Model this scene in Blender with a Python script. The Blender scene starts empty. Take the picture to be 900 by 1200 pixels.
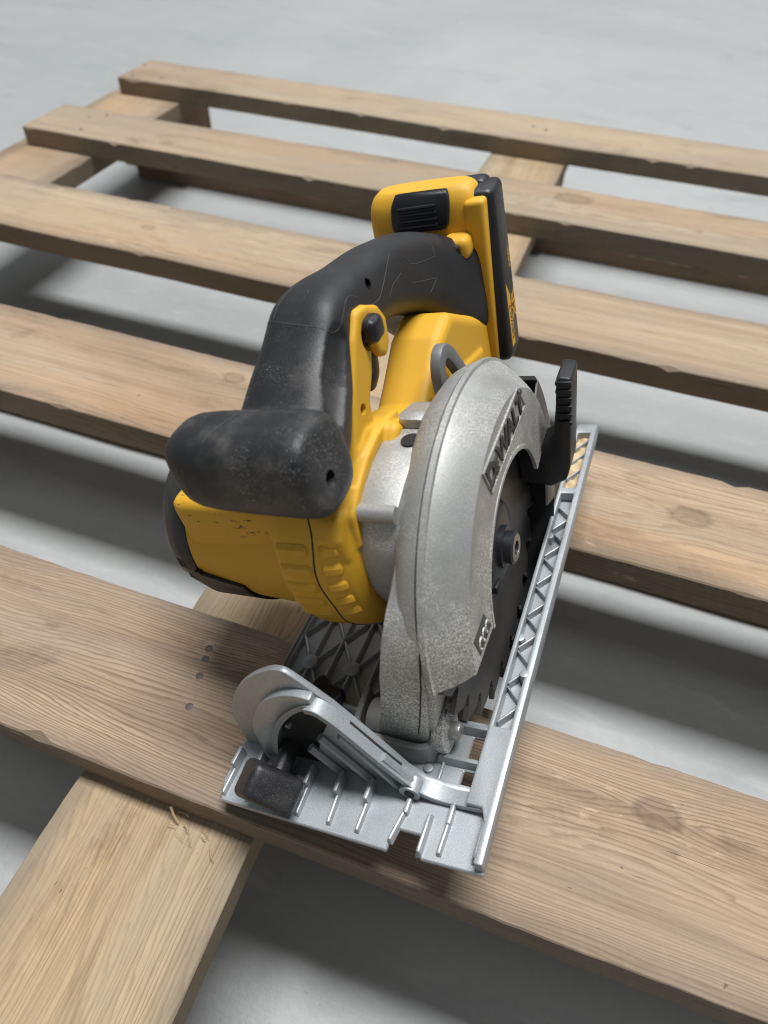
import bpy, bmesh, math, random
from mathutils import Vector, Matrix
from mathutils.bvhtree import BVHTree
random.seed(7)
sc = bpy.context.scene
C = sc.collection
PT = 0.144                                   # height of the pallet's top above the floor

# ------------------------------------------------------------------ camera
cam_d = bpy.data.cameras.new('camera'); cam = bpy.data.objects.new('camera', cam_d); C.objects.link(cam)
right = Vector((0.941299557551258, 0.336755622084855, 0.023468999724066398))
up = Vector((-0.26387483437409215, 0.6906583919442976, 0.6733209171123102))
fwd = Vector((-0.2105355426949362, 0.6399895597829385, -0.7389777727584161))
m = Matrix.Identity(4)
for i in range(3):
    m[i][0] = right[i]; m[i][1] = up[i]; m[i][2] = -fwd[i]
m.translation = (0, 0, PT + 0.350003)
cam.matrix_world = m
cam_d.sensor_fit = 'VERTICAL'; cam_d.sensor_height = 36.0; cam_d.lens = 832.778 / 1200 * 36
cam_d.clip_start = 0.01; cam_d.clip_end = 200
cam_d.dof.use_dof = True; cam_d.dof.focus_distance = 0.345; cam_d.dof.aperture_fstop = 8.5
sc.camera = cam

# ------------------------------------------------------------------ world and lamps
w = bpy.data.worlds.new('World'); sc.world = w; w.use_nodes = True
w.node_tree.nodes['Background'].inputs[0].default_value = (0.86, 0.94, 1.0, 1)
w.node_tree.nodes['Background'].inputs[1].default_value = 0.21

def area(name, loc, target, sx, sy, power, col):
    l = bpy.data.lights.new(name, 'AREA'); l.shape = 'RECTANGLE'; l.size = sx; l.size_y = sy
    l.energy = power; l.color = col
    o = bpy.data.objects.new(name, l); C.objects.link(o); o.location = loc
    o.rotation_euler = (Vector(target) - Vector(loc)).to_track_quat('-Z', 'Y').to_euler()
    return o
area('overhead_lamp', (0.1, 1.35, 6.0), (0.1, 1.35, 0), 3.4, 1.1, 525, (0.98, 0.99, 1.0))
area('overhead_lamp', (0.6, 8.5, 6.0), (0.6, 7.0, 0), 12.0, 1.1, 280, (0.98, 0.99, 1.0))  # second lamp, added only to brighten the far floor
sc.cycles.use_denoising = True; sc.cycles.filter_width = 1.05
sc.cycles.max_bounces = 6; sc.cycles.diffuse_bounces = 3; sc.cycles.glossy_bounces = 3; sc.cycles.transmission_bounces = 2; sc.cycles.caustics_reflective = False; sc.cycles.caustics_refractive = False
vs = sc.view_settings
vs.view_transform = 'Standard'; vs.look = 'None'; vs.exposure = 0.0; vs.gamma = 1.0; vs.use_curve_mapping = False

# ------------------------------------------------------------------ node helpers
class NT:
    def __init__(s, name):
        s.m = bpy.data.materials.new(name); s.m.use_nodes = True
        s.t = s.m.node_tree; s.b = s.t.nodes['Principled BSDF']
    def n(s, typ, **kw):
        nd = s.t.nodes.new(typ)
        for k, v in kw.items(): setattr(nd, k, v)
        return nd
    def link(s, a, b): s.t.links.new(a, b)
    def val(s, sock, v):
        if hasattr(v, 'is_output') or isinstance(v, bpy.types.NodeSocket): s.link(v, sock)
        else: sock.default_value = v
    def math(s, op, a, b=0.0, c=0.0):
        nd = s.n('ShaderNodeMath', operation=op)
        for i, v in enumerate((a, b, c)): s.val(nd.inputs[i], v)
        return nd.outputs[0]
    def coord(s, out='Object'): return s.n('ShaderNodeTexCoord').outputs[out]
    def mapping(s, vec, scale=(1, 1, 1), loc=(0, 0, 0), rot=(0, 0, 0)):
        nd = s.n('ShaderNodeMapping'); s.link(vec, nd.inputs[0])
        s.val(nd.inputs[1], loc); nd.inputs[2].default_value = rot; nd.inputs[3].default_value = scale
        return nd.outputs[0]
    def noise(s, vec, scale, detail=3, rough=0.55, dist=0.0):
        nd = s.n('ShaderNodeTexNoise'); s.link(vec, nd.inputs['Vector'])
        nd.inputs['Scale'].default_value = scale; nd.inputs['Detail'].default_value = detail
        nd.inputs['Roughness'].default_value = rough; nd.inputs['Distortion'].default_value = dist
        return nd.outputs[0]
    def voro(s, vec, scale, feature='F1'):
        nd = s.n('ShaderNodeTexVoronoi', feature=feature); s.link(vec, nd.inputs['Vector'])
        nd.inputs['Scale'].default_value = scale
        return nd.outputs
    def ramp(s, fac, stops):
        nd = s.n('ShaderNodeValToRGB'); s.link(fac, nd.inputs[0]); cr = nd.color_ramp
        while len(cr.elements) < len(stops): cr.elements.new(0.5)
        for e, (p, c) in zip(cr.elements, stops):
            e.position = p; e.color = (c, c, c, 1) if isinstance(c, (int, float)) else (*c, 1)
        return nd.outputs[0]
    def mix(s, fac, a, b, mode='MIX'):
        nd = s.n('ShaderNodeMix', data_type='RGBA', blend_type=mode)
        s.val(nd.inputs[0], fac)
        for k, v in ((6, a), (7, b)):
            if isinstance(v, tuple): nd.inputs[k].default_value = (*v, 1)
            else: s.link(v, nd.inputs[k])
        return nd.outputs[2]
    def sep(s, vec):
        nd = s.n('ShaderNodeSeparateXYZ'); s.link(vec, nd.inputs[0]); return nd.outputs
    def comb(s, x, y, z):
        nd = s.n('ShaderNodeCombineXYZ')
        for i, v in enumerate((x, y, z)): s.val(nd.inputs[i], v)
        return nd.outputs[0]
    def bump(s, h, strength, dist):
        nd = s.n('ShaderNodeBump'); s.link(h, nd.inputs['Height'])
        nd.inputs['Strength'].default_value = strength; nd.inputs['Distance'].default_value = dist
        return nd.outputs[0]
    def smooth(s, v, lo, hi):
        nd = s.n('ShaderNodeMapRange', interpolation_type='SMOOTHSTEP')
        s.val(nd.inputs[0], v); nd.inputs[1].default_value = lo; nd.inputs[2].default_value = hi
        return nd.outputs[0]
    def up(s):                                # how far a face looks up, in the world
        g = s.n('ShaderNodeNewGeometry'); return s.sep(g.outputs['Normal'])[2]
    def set(s, **kw):
        for k, v in kw.items():
            k = {'color': 'Base Color', 'rough': 'Roughness', 'metal': 'Metallic', 'normal': 'Normal', 'spec': 'Specular IOR Level', 'coat': 'Coat Weight'}[k]
            if isinstance(v, tuple): v = (*v, 1)
            s.val(s.b.inputs[k], v)
        return s.m

M = {}
def plain(name, col, rough=0.5, metal=0.0):
    t = NT(name); c = t.coord()
    n = t.noise(c, 90, 4)
    t.set(color=t.mix(t.math('MULTIPLY', n, 0.5), col, tuple(k * 0.6 for k in col)), rough=t.math('ADD', t.math('MULTIPLY', n, 0.25), rough - 0.12), metal=metal,
          normal=t.bump(t.noise(c, 1500, 2), 0.15, 0.0003))
    M[name] = t.m

def m_floor():
    t = NT('concrete'); c = t.coord()
    big = t.noise(c, 1.1, 5, 0.6, 0.6); mid = t.noise(t.mapping(c, (1, 2.2, 1), rot=(0, 0, 0.5)), 5, 6, 0.65, 0.8); fine = t.noise(c, 120, 4, 0.7)
    col = t.ramp(big, [(0.3, (0.314, 0.325, 0.321)), (0.5, (0.369, 0.378, 0.371)), (0.7, (0.423, 0.431, 0.420))])
    col = t.mix(t.math('MULTIPLY', t.smooth(mid, 0.50, 0.78), 0.8), col, (0.272, 0.283, 0.279))
    wisp = t.noise(t.mapping(c, (1, 4.5, 1), rot=(0, 0, -0.3)), 9, 7, 0.72, 1.5)
    col = t.mix(t.math('MULTIPLY', t.smooth(wisp, 0.52, 0.68), 0.42), col, (0.474, 0.479, 0.468))
    col = t.mix(t.math('MULTIPLY', fine, 0.35), col, (0.218, 0.223, 0.217))
    pore = t.smooth(t.noise(c, 420, 3, 0.6), 0.66, 0.74)
    col = t.mix(t.math('MULTIPLY', pore, 0.45), col, (0.155, 0.151, 0.143))
    spots = t.smooth(t.voro(t.mapping(c, (1, 1, 1)), 9)[0], 0.05, 0.0)
    n2 = t.noise(c, 60, 3)
    col = t.mix(t.math('MULTIPLY', spots, t.smooth(n2, 0.45, 0.6)), col, (0.182, 0.178, 0.165))
    t.set(color=col, rough=t.math('ADD', t.math('MULTIPLY', mid, 0.22), 0.34), normal=t.bump(t.math('ADD', t.math('SUBTRACT', fine, pore), t.noise(c, 14, 3)), 0.22, 0.0015))
    return t.m
M['floor'] = m_floor()

def wood(name, seed, light, dark, grey, knots=(), along=0, ring=62.0, greyness=0.45, contrast=1.0):
    """along: 0 grain along local x, 1 along local y.  knots: (along, across, size) in metres, local."""
    K_ = 0.92
    light, dark, grey = (tuple(k * K_ for k in c_) for c_ in (light, dark, grey))
    t = NT(name); x, y, z = t.sep(t.coord())
    if along: x, y = y, x
    base = t.comb(t.math('ADD', x, seed * 3.17), y, z)
    slow = t.noise(t.mapping(base, (1.6, 7, 7)), 1.0, 3, 0.5)
    yy = t.math('ADD', y, t.math('MULTIPLY', z, 0.8))
    var = t.noise(t.comb(t.math('MULTIPLY', x, 0.35), t.math('MULTIPLY', yy, 26), seed), 1.0, 3, 0.6)
    v = t.math('ADD', t.math('ADD', yy, t.math('MULTIPLY', slow, 0.085)), t.math('MULTIPLY', var, 0.022))
    kmask = krim = None
    for (kx, ky, ks) in knots:
        dx = t.math('SUBTRACT', x, kx); dy = t.math('SUBTRACT', y, ky)
        d = t.math('SQRT', t.math('ADD', t.math('MULTIPLY', t.math('MULTIPLY', dx, dx), 0.16), t.math('MULTIPLY', dy, dy)))
        g = t.math('EXPONENT', t.math('MULTIPLY', t.math('DIVIDE', d, ks), -1.0))
        v = t.math('ADD', v, t.math('MULTIPLY', g, t.math('MULTIPLY', t.math('SIGN', dy), ks * 0.75)))
        dd = t.math('SQRT', t.math('ADD', t.math('MULTIPLY', t.math('MULTIPLY', dx, dx), 0.42), t.math('MULTIPLY', dy, dy)))
        q = t.math('DIVIDE', t.math('ADD', dd, t.math('MULTIPLY', t.math('SUBTRACT', t.noise(base, 110, 4), 0.5), ks * 0.55)), ks)
        k = t.smooth(q, 0.62, 0.46); r_ = t.math('MULTIPLY', t.smooth(q, 0.74, 0.58), t.smooth(q, 0.38, 0.52))
        kmask = k if kmask is None else t.math('MAXIMUM', kmask, k); krim = r_ if krim is None else t.math('MAXIMUM', krim, r_)
    v = t.math('ADD', v, t.math('MULTIPLY', t.noise(t.mapping(base, (11, 80, 80)), 1.0, 4), 0.008))
    fr = t.math('FRACT', t.math('MULTIPLY', v, ring * 6.6))
    late = t.math('MULTIPLY', t.smooth(fr, 0.42, 0.88), t.smooth(fr, 1.0, 0.90))
    fib = t.noise(t.mapping(base, (22, 2000, 2000)), 1.0, 4, 0.7)
    fib2 = t.noise(t.mapping(base, (8, 620, 620)), 1.0, 5, 0.7)
    blot = t.noise(t.mapping(base, (3.2, 9, 9)), 1.0, 6, 0.65, 0.6)
    blot2 = t.noise(t.mapping(base, (9, 26, 26), loc=(3, 1, 2)), 1.0, 6, 0.7, 0.6)
    streak = t.noise(t.mapping(base, (1.3, 48, 48), loc=(2, 5, 1)), 1.0, 4, 0.6)
    hue = t.noise(t.mapping(base, (2.1, 14, 14), loc=(9, 4, 2)), 1.0, 3, 0.5)
    light2 = (light[0] * 1.02, light[1] * 0.93, light[2] * 0.86)
    strength = t.math('MULTIPLY', t.smooth(t.noise(t.mapping(base, (2, 22, 22)), 1.0, 3), 0.30, 0.66), 0.72 * contrast)
    col = t.mix(t.smooth(hue, 0.40, 0.62), light, light2)
    col = t.mix(t.math('MULTIPLY', late, t.math('ADD', strength, 0.22 * contrast)), col, dark)
    col = t.mix(t.math('MULTIPLY', t.smooth(streak, 0.48, 0.74), 0.55), col, dark)
    col = t.mix(t.math('MULTIPLY', t.smooth(fib2, 0.42, 0.68), 0.40), col, dark)
    col = t.mix(t.math('MULTIPLY', t.smooth(fib, 0.52, 0.78), 0.42), col, tuple(k * 0.45 for k in dark))
    col = t.mix(t.math('MULTIPLY', t.smooth(blot, 0.36, 0.66), greyness), col, grey)
    col = t.mix(t.math('MULTIPLY', t.smooth(blot2, 0.54, 0.74), 0.50), col, tuple(k * 0.5 for k in dark))
    ay = t.math('ABSOLUTE', y)
    rim = t.math('MULTIPLY', t.smooth(t.math('ADD', ay, t.math('MULTIPLY', blot2, 0.022)), 0.044, 0.062), 0.55)
    col = t.mix(rim, col, tuple(k * 0.62 for k in grey))
    col = t.mix(t.math('MULTIPLY', t.smooth(t.noise(t.mapping(base, (1.7, 5, 5), loc=(5, 3, 7)), 1.0, 4, 0.6, 0.8), 0.50, 0.68), 0.5), col, (0.66, 0.58, 0.50), 'MULTIPLY')
    # rubbed pale fibres and torn grain
    torn = t.noise(t.mapping(base, (30, 120, 120), loc=(7, 2, 5)), 1.0, 6, 0.75)
    pm = t.math('MULTIPLY', t.smooth(torn, 0.60, 0.70), t.smooth(t.noise(t.mapping(base, (7, 16, 16), loc=(4, 4, 4)), 1.0, 3), 0.50, 0.66))
    col = t.mix(t.math('MULTIPLY', pm, 0.6), col, tuple(min(1, k * 1.5) for k in light))
    # saw marks across the grain
    sm = t.noise(t.comb(t.math('ADD', t.math('MULTIPLY', x, 330), t.math('MULTIPLY', yy, 130)), t.math('MULTIPLY', yy, 9), seed), 1.0, 2, 0.5)
    smk = t.math('MULTIPLY', t.smooth(sm, 0.50, 0.62), t.smooth(t.noise(t.mapping(base, (5, 12, 12), loc=(1, 8, 3)), 1.0, 2), 0.45, 0.62))
    col = t.mix(t.math('MULTIPLY', smk, 0.035), col, tuple(min(1, k * 1.4) for k in light))
    if kmask is not None:
        col = t.mix(t.math('MULTIPLY', kmask, 0.32), col, tuple(k * 0.55 for k in dark))
        col = t.mix(t.math('MULTIPLY', krim, 0.22), col, tuple(k * 0.28 for k in dark))
    ck = t.smooth(t.noise(t.mapping(base, (6, 420, 420), loc=(1, 9, 4)), 1.0, 4, 0.55), 0.685, 0.73)
    col = t.mix(t.math('MULTIPLY', ck, 0.75), col, (0.035, 0.024, 0.017))
    pit = t.smooth(t.noise(t.mapping(base, (160, 420, 420)), 1.0, 2, 0.5), 0.74, 0.78)
    col = t.mix(t.math('MULTIPLY', pit, 0.6), col, (0.05, 0.035, 0.025))
    h = t.math('SUBTRACT', t.math('ADD', t.math('MULTIPLY', fib, 0.8), t.math('ADD', t.math('MULTIPLY', late, 0.10), t.math('MULTIPLY', torn, 0.5))), t.math('ADD', t.math('MULTIPLY', ck, 1.3), t.math('MULTIPLY', smk, 0.3)))
    t.set(color=col, rough=t.math('ADD', t.math('MULTIPLY', fib2, 0.2), 0.68), spec=0.22, normal=t.bump(h, 0.35, 0.0006))
    M[name] = t.m
    return t.m

def m_yellow():
    t = NT('yellow_plastic'); c = t.coord(); x, y, z = t.sep(c)
    n = t.noise(c, 14, 4, 0.6)
    col = t.mix(t.math('MULTIPLY', n, 0.5), (0.72, 0.395, 0.024), (0.63, 0.33, 0.020))
    grime = t.smooth(t.noise(c, 45, 6, 0.7), 0.58, 0.80)
    col = t.mix(t.math('MULTIPLY', grime, 0.35), col, (0.28, 0.13, 0.02))
    # black rubbed marks on the motor barrel
    sc1 = t.noise(t.mapping(c, (0.55, 1.4, 1.4), loc=(0.3, 0.1, 0)), 240, 4, 0.7, 0.3)
    box = t.math('MULTIPLY', t.smooth(x, -0.090, -0.100), t.math('MULTIPLY', t.math('MULTIPLY', t.smooth(y, 0.14, 0.12), t.smooth(z, 0.104, 0.110)), t.smooth(x, -0.150, -0.140)))
    col = t.mix(t.math('MULTIPLY', t.smooth(sc1, 0.60, 0.63), t.math('MULTIPLY', box, 0.85)), col, (0.03, 0.022, 0.015))
    sc2 = t.smooth(t.noise(t.mapping(c, (1, 1, 3)), 330, 3, 0.6), 0.73, 0.78)
    col = t.mix(t.math('MULTIPLY', sc2, 0.5), col, (0.10, 0.06, 0.02))
    dust = t.math('MULTIPLY', t.smooth(t.noise(c, 1500, 2, 0.5), 0.66, 0.74), t.smooth(t.up(), 0.2, 0.9))
    dust = t.math('MULTIPLY', dust, t.smooth(t.noise(c, 60, 4), 0.45, 0.65))
    col = t.mix(t.math('MULTIPLY', dust, 0.7), col, (0.75, 0.62, 0.42))
    t.set(color=col, rough=t.math('ADD', t.math('MULTIPLY', n, 0.25), 0.42), normal=t.bump(t.noise(c, 1100, 2), 0.14, 0.0003))
    return t.m
M['yellow'] = m_yellow()

def m_rubber(name='rubber', base=(0.0115, 0.012, 0.0135), dustiness=1.0, rough=0.46):
    t = NT(name); c = t.coord(); x, y, z = t.sep(c)
    n = t.noise(c, 35, 5, 0.6)
    col = t.mix(n, base, tuple(k * 1.9 for k in base))
    upn = t.smooth(t.up(), -0.95, 0.35)
    film = t.math('MULTIPLY', t.smooth(t.noise(t.mapping(c, (1, 1, 1), loc=(0.2, 0, 0)), 28, 6, 0.7), 0.42, 0.80), upn)
    front = t.smooth(y, 0.125, 0.085)
    film = t.math('MULTIPLY', film, t.math('ADD', t.math('MULTIPLY', front, 0.26), 0.05))
    col = t.mix(t.math('MULTIPLY', film, dustiness), col, (0.36, 0.33, 0.30))
    sp = t.smooth(t.noise(c, 2000, 3, 0.6), 0.58, 0.68)
    sp = t.math('MULTIPLY', sp, t.smooth(t.noise(c, 30, 6, 0.7), 0.44, 0.62))
    sp = t.math('MULTIPLY', t.math('MULTIPLY', sp, upn), t.math('ADD', t.math('MULTIPLY', front, 0.95), 0.05))
    col = t.mix(t.math('MULTIPLY', sp, 0.62 * dustiness), col, (0.60, 0.56, 0.50))
    scr = t.smooth(t.noise(t.mapping(c, (3, 1, 1), rot=(0.3, 0.8, 0.4)), 120, 3, 0.6, 0.5), 0.72, 0.76)
    col = t.mix(t.math('MULTIPLY', scr, 0.12), col, (0.4, 0.38, 0.36))
    t.set(color=col, rough=t.math('ADD', t.math('ADD', t.math('MULTIPLY', n, 0.22), rough - 0.1), t.math('MULTIPLY', film, 0.4)), spec=0.42,
          normal=t.bump(t.math('ADD', t.noise(c, 1700, 3), t.math('MULTIPLY', n, 0.5)), 0.32, 0.0004))
    M[name] = t.m
m_rubber()
m_rubber('black_plastic', (0.010, 0.010, 0.0115), 0.32, 0.36)
m_rubber('glossy_black', (0.010, 0.010, 0.012), 0.1, 0.24)

def m_cast(name, col, rough, metal, grain, dusty, rust=0.3):
    t = NT(name); c = t.coord(); x, y, z = t.sep(c)
    n = t.noise(c, 30, 5, 0.6)
    g = t.noise(c, grain, 2, 0.5)
    col = t.mix(n, tuple(k * 0.86 for k in col), tuple(min(1, k * 1.1) for k in col))
    col = t.mix(t.math('MULTIPLY', t.smooth(g, 0.44, 0.36), 0.28), col, tuple(k * 0.35 for k in (0.5, 0.49, 0.47)))
    col = t.mix(t.math('MULTIPLY', t.smooth(g, 0.58, 0.68), 0.28), col, (0.85, 0.85, 0.84))
    met = metal
    if dusty:
        # sawdust caught on the front and foot of the casting
        low = t.math('MAXIMUM', t.smooth(z, 0.115, 0.03), t.math('MULTIPLY', t.smooth(z, 0.2, 0.05), 0.5))
        patch = t.smooth(t.math('ADD', t.noise(c, 34, 5, 0.6), t.math('MULTIPLY', low, 0.26)), 0.46, 0.68)
        sp = t.smooth(t.noise(c, 1250, 3, 0.65), 0.47, 0.56)
        d = t.math('MULTIPLY', t.math('MULTIPLY', patch, sp), t.math('MULTIPLY', t.smooth(t.up(), -0.55, 0.2), t.math('ADD', t.math('MULTIPLY', low, 0.9), 0.10)))
        col = t.mix(t.math('MINIMUM', t.math('MULTIPLY', d, 1.25), 0.95), col, (0.84, 0.81, 0.74))
        met = t.math('MULTIPLY', t.math('SUBTRACT', 1.0, d), metal)
    gr = t.smooth(t.noise(t.mapping(c, (1, 1, 1), loc=(0.7, 0.3, 0.2)), 22, 6, 0.7), 0.46, 0.72)
    col = t.mix(t.math('MULTIPLY', gr, 0.34), col, (0.17, 0.165, 0.155))
    scr = t.smooth(t.noise(t.mapping(c, (2.2, 1, 0.6), rot=(0.5, 0.3, 0.9)), 150, 3, 0.6, 0.8), 0.735, 0.76)
    col = t.mix(t.math('MULTIPLY', scr, 0.5), col, (0.12, 0.11, 0.10))
    ru = t.smooth(t.noise(t.mapping(c, (1, 1, 1), loc=(0.4, 0.2, 0.1)), 75, 4, 0.6), 0.70, 0.80)
    col = t.mix(t.math('MULTIPLY', ru, rust), col, (0.30, 0.17, 0.08))
    t.set(color=col, metal=met, rough=t.math('ADD', t.math('MULTIPLY', n, 0.2), rough - 0.1), normal=t.bump(g, 0.16, 0.0004))
    M[name] = t.m
m_cast('cast', (0.40, 0.398, 0.383), 0.52, 0.5, 2300, True)
m_cast('cast_dark', (0.30, 0.305, 0.30), 0.55, 0.55, 1500, True, 0.1)
m_cast('cast_plain', (0.36, 0.36, 0.35), 0.5, 0.5, 2300, False, 0.1)
m_cast('alu', (0.405, 0.43, 0.445), 0.44, 0.40, 1900, False, 0.08)
plain('steel', (0.42, 0.42, 0.41), 0.36, 0.9)
plain('galvanised', (0.50, 0.50, 0.47), 0.42, 0.8)
plain('hook_grey', (0.20, 0.21, 0.21), 0.5, 0.2)
plain('dark_steel', (0.055, 0.058, 0.065), 0.40, 0.6)
plain('lower_guard', (0.22, 0.21, 0.20), 0.55, 0.6)
plain('black_metal', (0.012, 0.012, 0.012), 0.6, 0.0)
plain('letter_dark', (0.055, 0.053, 0.050), 0.6, 0.2)
plain('badge', (0.11, 0.11, 0.105), 0.6, 0.3)
plain('nail', (0.09, 0.075, 0.068), 0.5, 0.6)
plain('carbide', (0.12, 0.11, 0.10), 0.5, 0.4)
plain('seam_light', (0.055, 0.055, 0.055), 0.7)
plain('seam_dark', (0.05, 0.025, 0.003), 0.7)
plain('print_yellow', (0.75, 0.36, 0.01), 0.5)
plain('sawdust', (0.66, 0.50, 0.29), 0.9)
plain('splinter', (0.50, 0.36, 0.20), 0.8)

def m_blade():
    t = NT('blade_steel'); c = t.coord(); x, y, z = t.sep(c)
    dy = t.math('SUBTRACT', y, 0.131); dz = t.math('SUBTRACT', z, 0.0545)
    a = t.math('ARCTAN2', dz, dy); r = t.math('SQRT', t.math('ADD', t.math('MULTIPLY', dy, dy), t.math('MULTIPLY', dz, dz)))
    br = t.noise(t.comb(t.math('MULTIPLY', r, 900), t.math('MULTIPLY', a, 3), 0), 1.0, 3)
    n = t.noise(c, 45, 5, 0.65)
    col = t.mix(n, (0.09, 0.09, 0.092), (0.17, 0.165, 0.16))
    col = t.mix(t.math('MULTIPLY', t.smooth(n, 0.58, 0.75), 0.5), col, (0.22, 0.13, 0.06))
    t.set(color=col, metal=0.75, rough=t.math('ADD', t.math('MULTIPLY', br, 0.25), 0.33), normal=t.bump(br, 0.2, 0.0003))
    M['blade'] = t.m
m_blade()

# ------------------------------------------------------------------ mesh helpers (millimetres in, metres out)
def finish(bm, sharp=35, scale=0.001, smooth=True):
    bmesh.ops.recalc_face_normals(bm, faces=bm.faces)
    me = bpy.data.meshes.new('mesh')
    if scale != 1: bmesh.ops.scale(bm, vec=(scale,) * 3, verts=bm.verts)
    bm.to_mesh(me); bm.free()
    if smooth:
        me.shade_smooth(); me.set_sharp_from_angle(angle=math.radians(sharp))
    return me
def link(name, me, mat, parent=None):
    me.name = name
    o = bpy.data.objects.new(name, me); C.objects.link(o)
    if mat is not None:
        me.materials.clear(); me.materials.append(M[mat] if isinstance(mat, str) else mat)
    if parent is not None: o.parent = parent
    return o
def part(name, bm, mat, parent, sharp=35): return link(name, finish(bm, sharp), mat, parent)
def merge(dst, src):
    me = bpy.data.meshes.new('t'); src.to_mesh(me); dst.from_mesh(me); bpy.data.meshes.remove(me); src.free()
    return dst
def bev(bm, off, seg=2, ang=30):
    bmesh.ops.recalc_face_normals(bm, faces=bm.faces)
    es = [e for e in bm.edges if len(e.link_faces) == 2 and e.calc_face_angle(0) > math.radians(ang)]
    if es: bmesh.ops.bevel(bm, geom=es, offset=off, segments=seg, profile=0.5, affect='EDGES', clamp_overlap=True)
    return bm
def box(x0, x1, y0, y1, z0, z1, b=0, seg=2):
    bm = bmesh.new(); bmesh.ops.create_cube(bm, size=1)
    for v in bm.verts:
        v.co = Vector(((x0 + x1) / 2 + v.co.x * (x1 - x0), (y0 + y1) / 2 + v.co.y * (y1 - y0), (z0 + z1) / 2 + v.co.z * (z1 - z0)))
    if b: bev(bm, b, seg)
    return bm
def rings(R, cap=True, closed_path=False):
    bm = bmesh.new(); n = len(R[0]); vv = [[bm.verts.new(p) for p in r] for r in R]
    k = len(R)
    for i in range(k if closed_path else k - 1):
        for j in range(n):
            bm.faces.new((vv[i][j], vv[i][(j + 1) % n], vv[(i + 1) % k][(j + 1) % n], vv[(i + 1) % k][j]))
    if cap and not closed_path:
        bm.faces.new(vv[0]); bm.faces.new(list(reversed(vv[-1])))
    return bm
def lathe(prof, a0, a1, cy, cz, n=96, closed=False):
    """prof: closed polygon of (x, r); swept about the x axis at (cy, cz); angle 0 = +y (back), 90 = up."""
    full = abs(a1 - a0) >= 359.9
    R = []
    for i in range(n if full else n + 1):
        a = math.radians(a0 + (a1 - a0) * i / n)
        R.append([(x, cy + r * math.cos(a), cz + r * math.sin(a)) for x, r in prof])
    return rings(R, cap=not full, closed_path=full)
def poly(outer, holes=(), h0=0, h1=1, axis='z', b=0, seg=1):
    """Extrude 2-D loops: axis 'z' loops are (x, y); 'y' loops are (x, z); 'x' loops are (y, z)."""
    bm = bmesh.new(); es = []
    for lp in [outer] + list(holes):
        vs_ = [bm.verts.new((p[0], p[1], 0)) for p in lp]
        es += [bm.edges.new((vs_[i], vs_[(i + 1) % len(vs_)])) for i in range(len(vs_))]
    bmesh.ops.triangle_fill(bm, use_beauty=True, edges=es)
    bmesh.ops.dissolve_limit(bm, angle_limit=0.01, verts=bm.verts, edges=bm.edges) if not holes else None
    ex = bmesh.ops.extrude_face_region(bm, geom=bm.faces[:])
    for v in [g for g in ex['geom'] if isinstance(g, bmesh.types.BMVert)]: v.co.z = h1 - h0
    for v in bm.verts:
        a, c, h = v.co.x, v.co.y, v.co.z + h0
        v.co = {'z': Vector((a, c, h)), 'y': Vector((a, h, c)), 'x': Vector((h, a, c))}[axis]
    if b: bev(bm, b, seg, 40)
    return bm
def tube(pts, r, n=8, cap=True, flat=1.0):
    P = [Vector(p) for p in pts]; R = []
    rr = r if isinstance(r, (list, tuple)) else [r] * len(P)
    u = None
    for i, p in enumerate(P):
        t = (P[min(i + 1, len(P) - 1)] - P[max(i - 1, 0)]).normalized()
        if u is None: u = t.orthogonal().normalized()
        u = (u - t * u.dot(t)).normalized(); v = t.cross(u)
        R.append([p + (u * math.cos(2 * math.pi * j / n) + v * math.sin(2 * math.pi * j / n) * flat) * rr[i] for j in range(n)])
    return rings(R, cap)
def cyl(p0, p1, r, n=24, b=0):
    bm = tube([p0, p1], r, n)
    if b: bev(bm, b, 2, 50)
    return bm
def bar(p0, p1, w_, h_):
    """ridge lying on a plate: rounded bar from p0 to p1 (points on the plate), width w_, height h_."""
    p0, p1 = Vector(p0), Vector(p1); t = (p1 - p0).normalized(); s = Vector((0, 0, 1)).cross(t).normalized(); R = []
    prof = [(-0.5, -0.3), (-0.42, 0.45), (-0.22, 0.92), (0.0, 1.0), (0.22, 0.92), (0.42, 0.45), (0.5, -0.3)]
    for p, k in ((p0 - t * w_ * .3, 0.25), (p0, 0.9), (p0 + t * w_ * .4, 1), (p1 - t * w_ * .4, 1), (p1, 0.9), (p1 + t * w_ * .3, 0.25)):
        R.append([p + s * a * w_ + Vector((0, 0, 1)) * (c * h_ * (k if c > 0 else 1)) for a, c in prof])
    return rings(R)
def catmull(P, n=8):
    P = [Vector(p) for p in P]; out = []
    for i in range(len(P) - 1):
        a, b_, c_, d = P[max(i - 1, 0)], P[i], P[i + 1], P[min(i + 2, len(P) - 1)]
        for k in range(n):
            t = k / n
            out.append(0.5 * ((2 * b_) + (c_ - a) * t + (2 * a - 5 * b_ + 4 * c_ - d) * t * t + (3 * b_ - a - 3 * c_ + d) * t ** 3))
    out.append(P[-1]); return out
def sup(c, u, v, a, b, e=2.6, n=48):
    out = []
    for j in range(n):
        t = 2 * math.pi * j / n; ct, st = math.cos(t), math.sin(t)
        out.append(c + u * (a * math.copysign(abs(ct) ** (2 / e), ct)) + v * (b * math.copysign(abs(st) ** (2 / e), st)))
    return out
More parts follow.
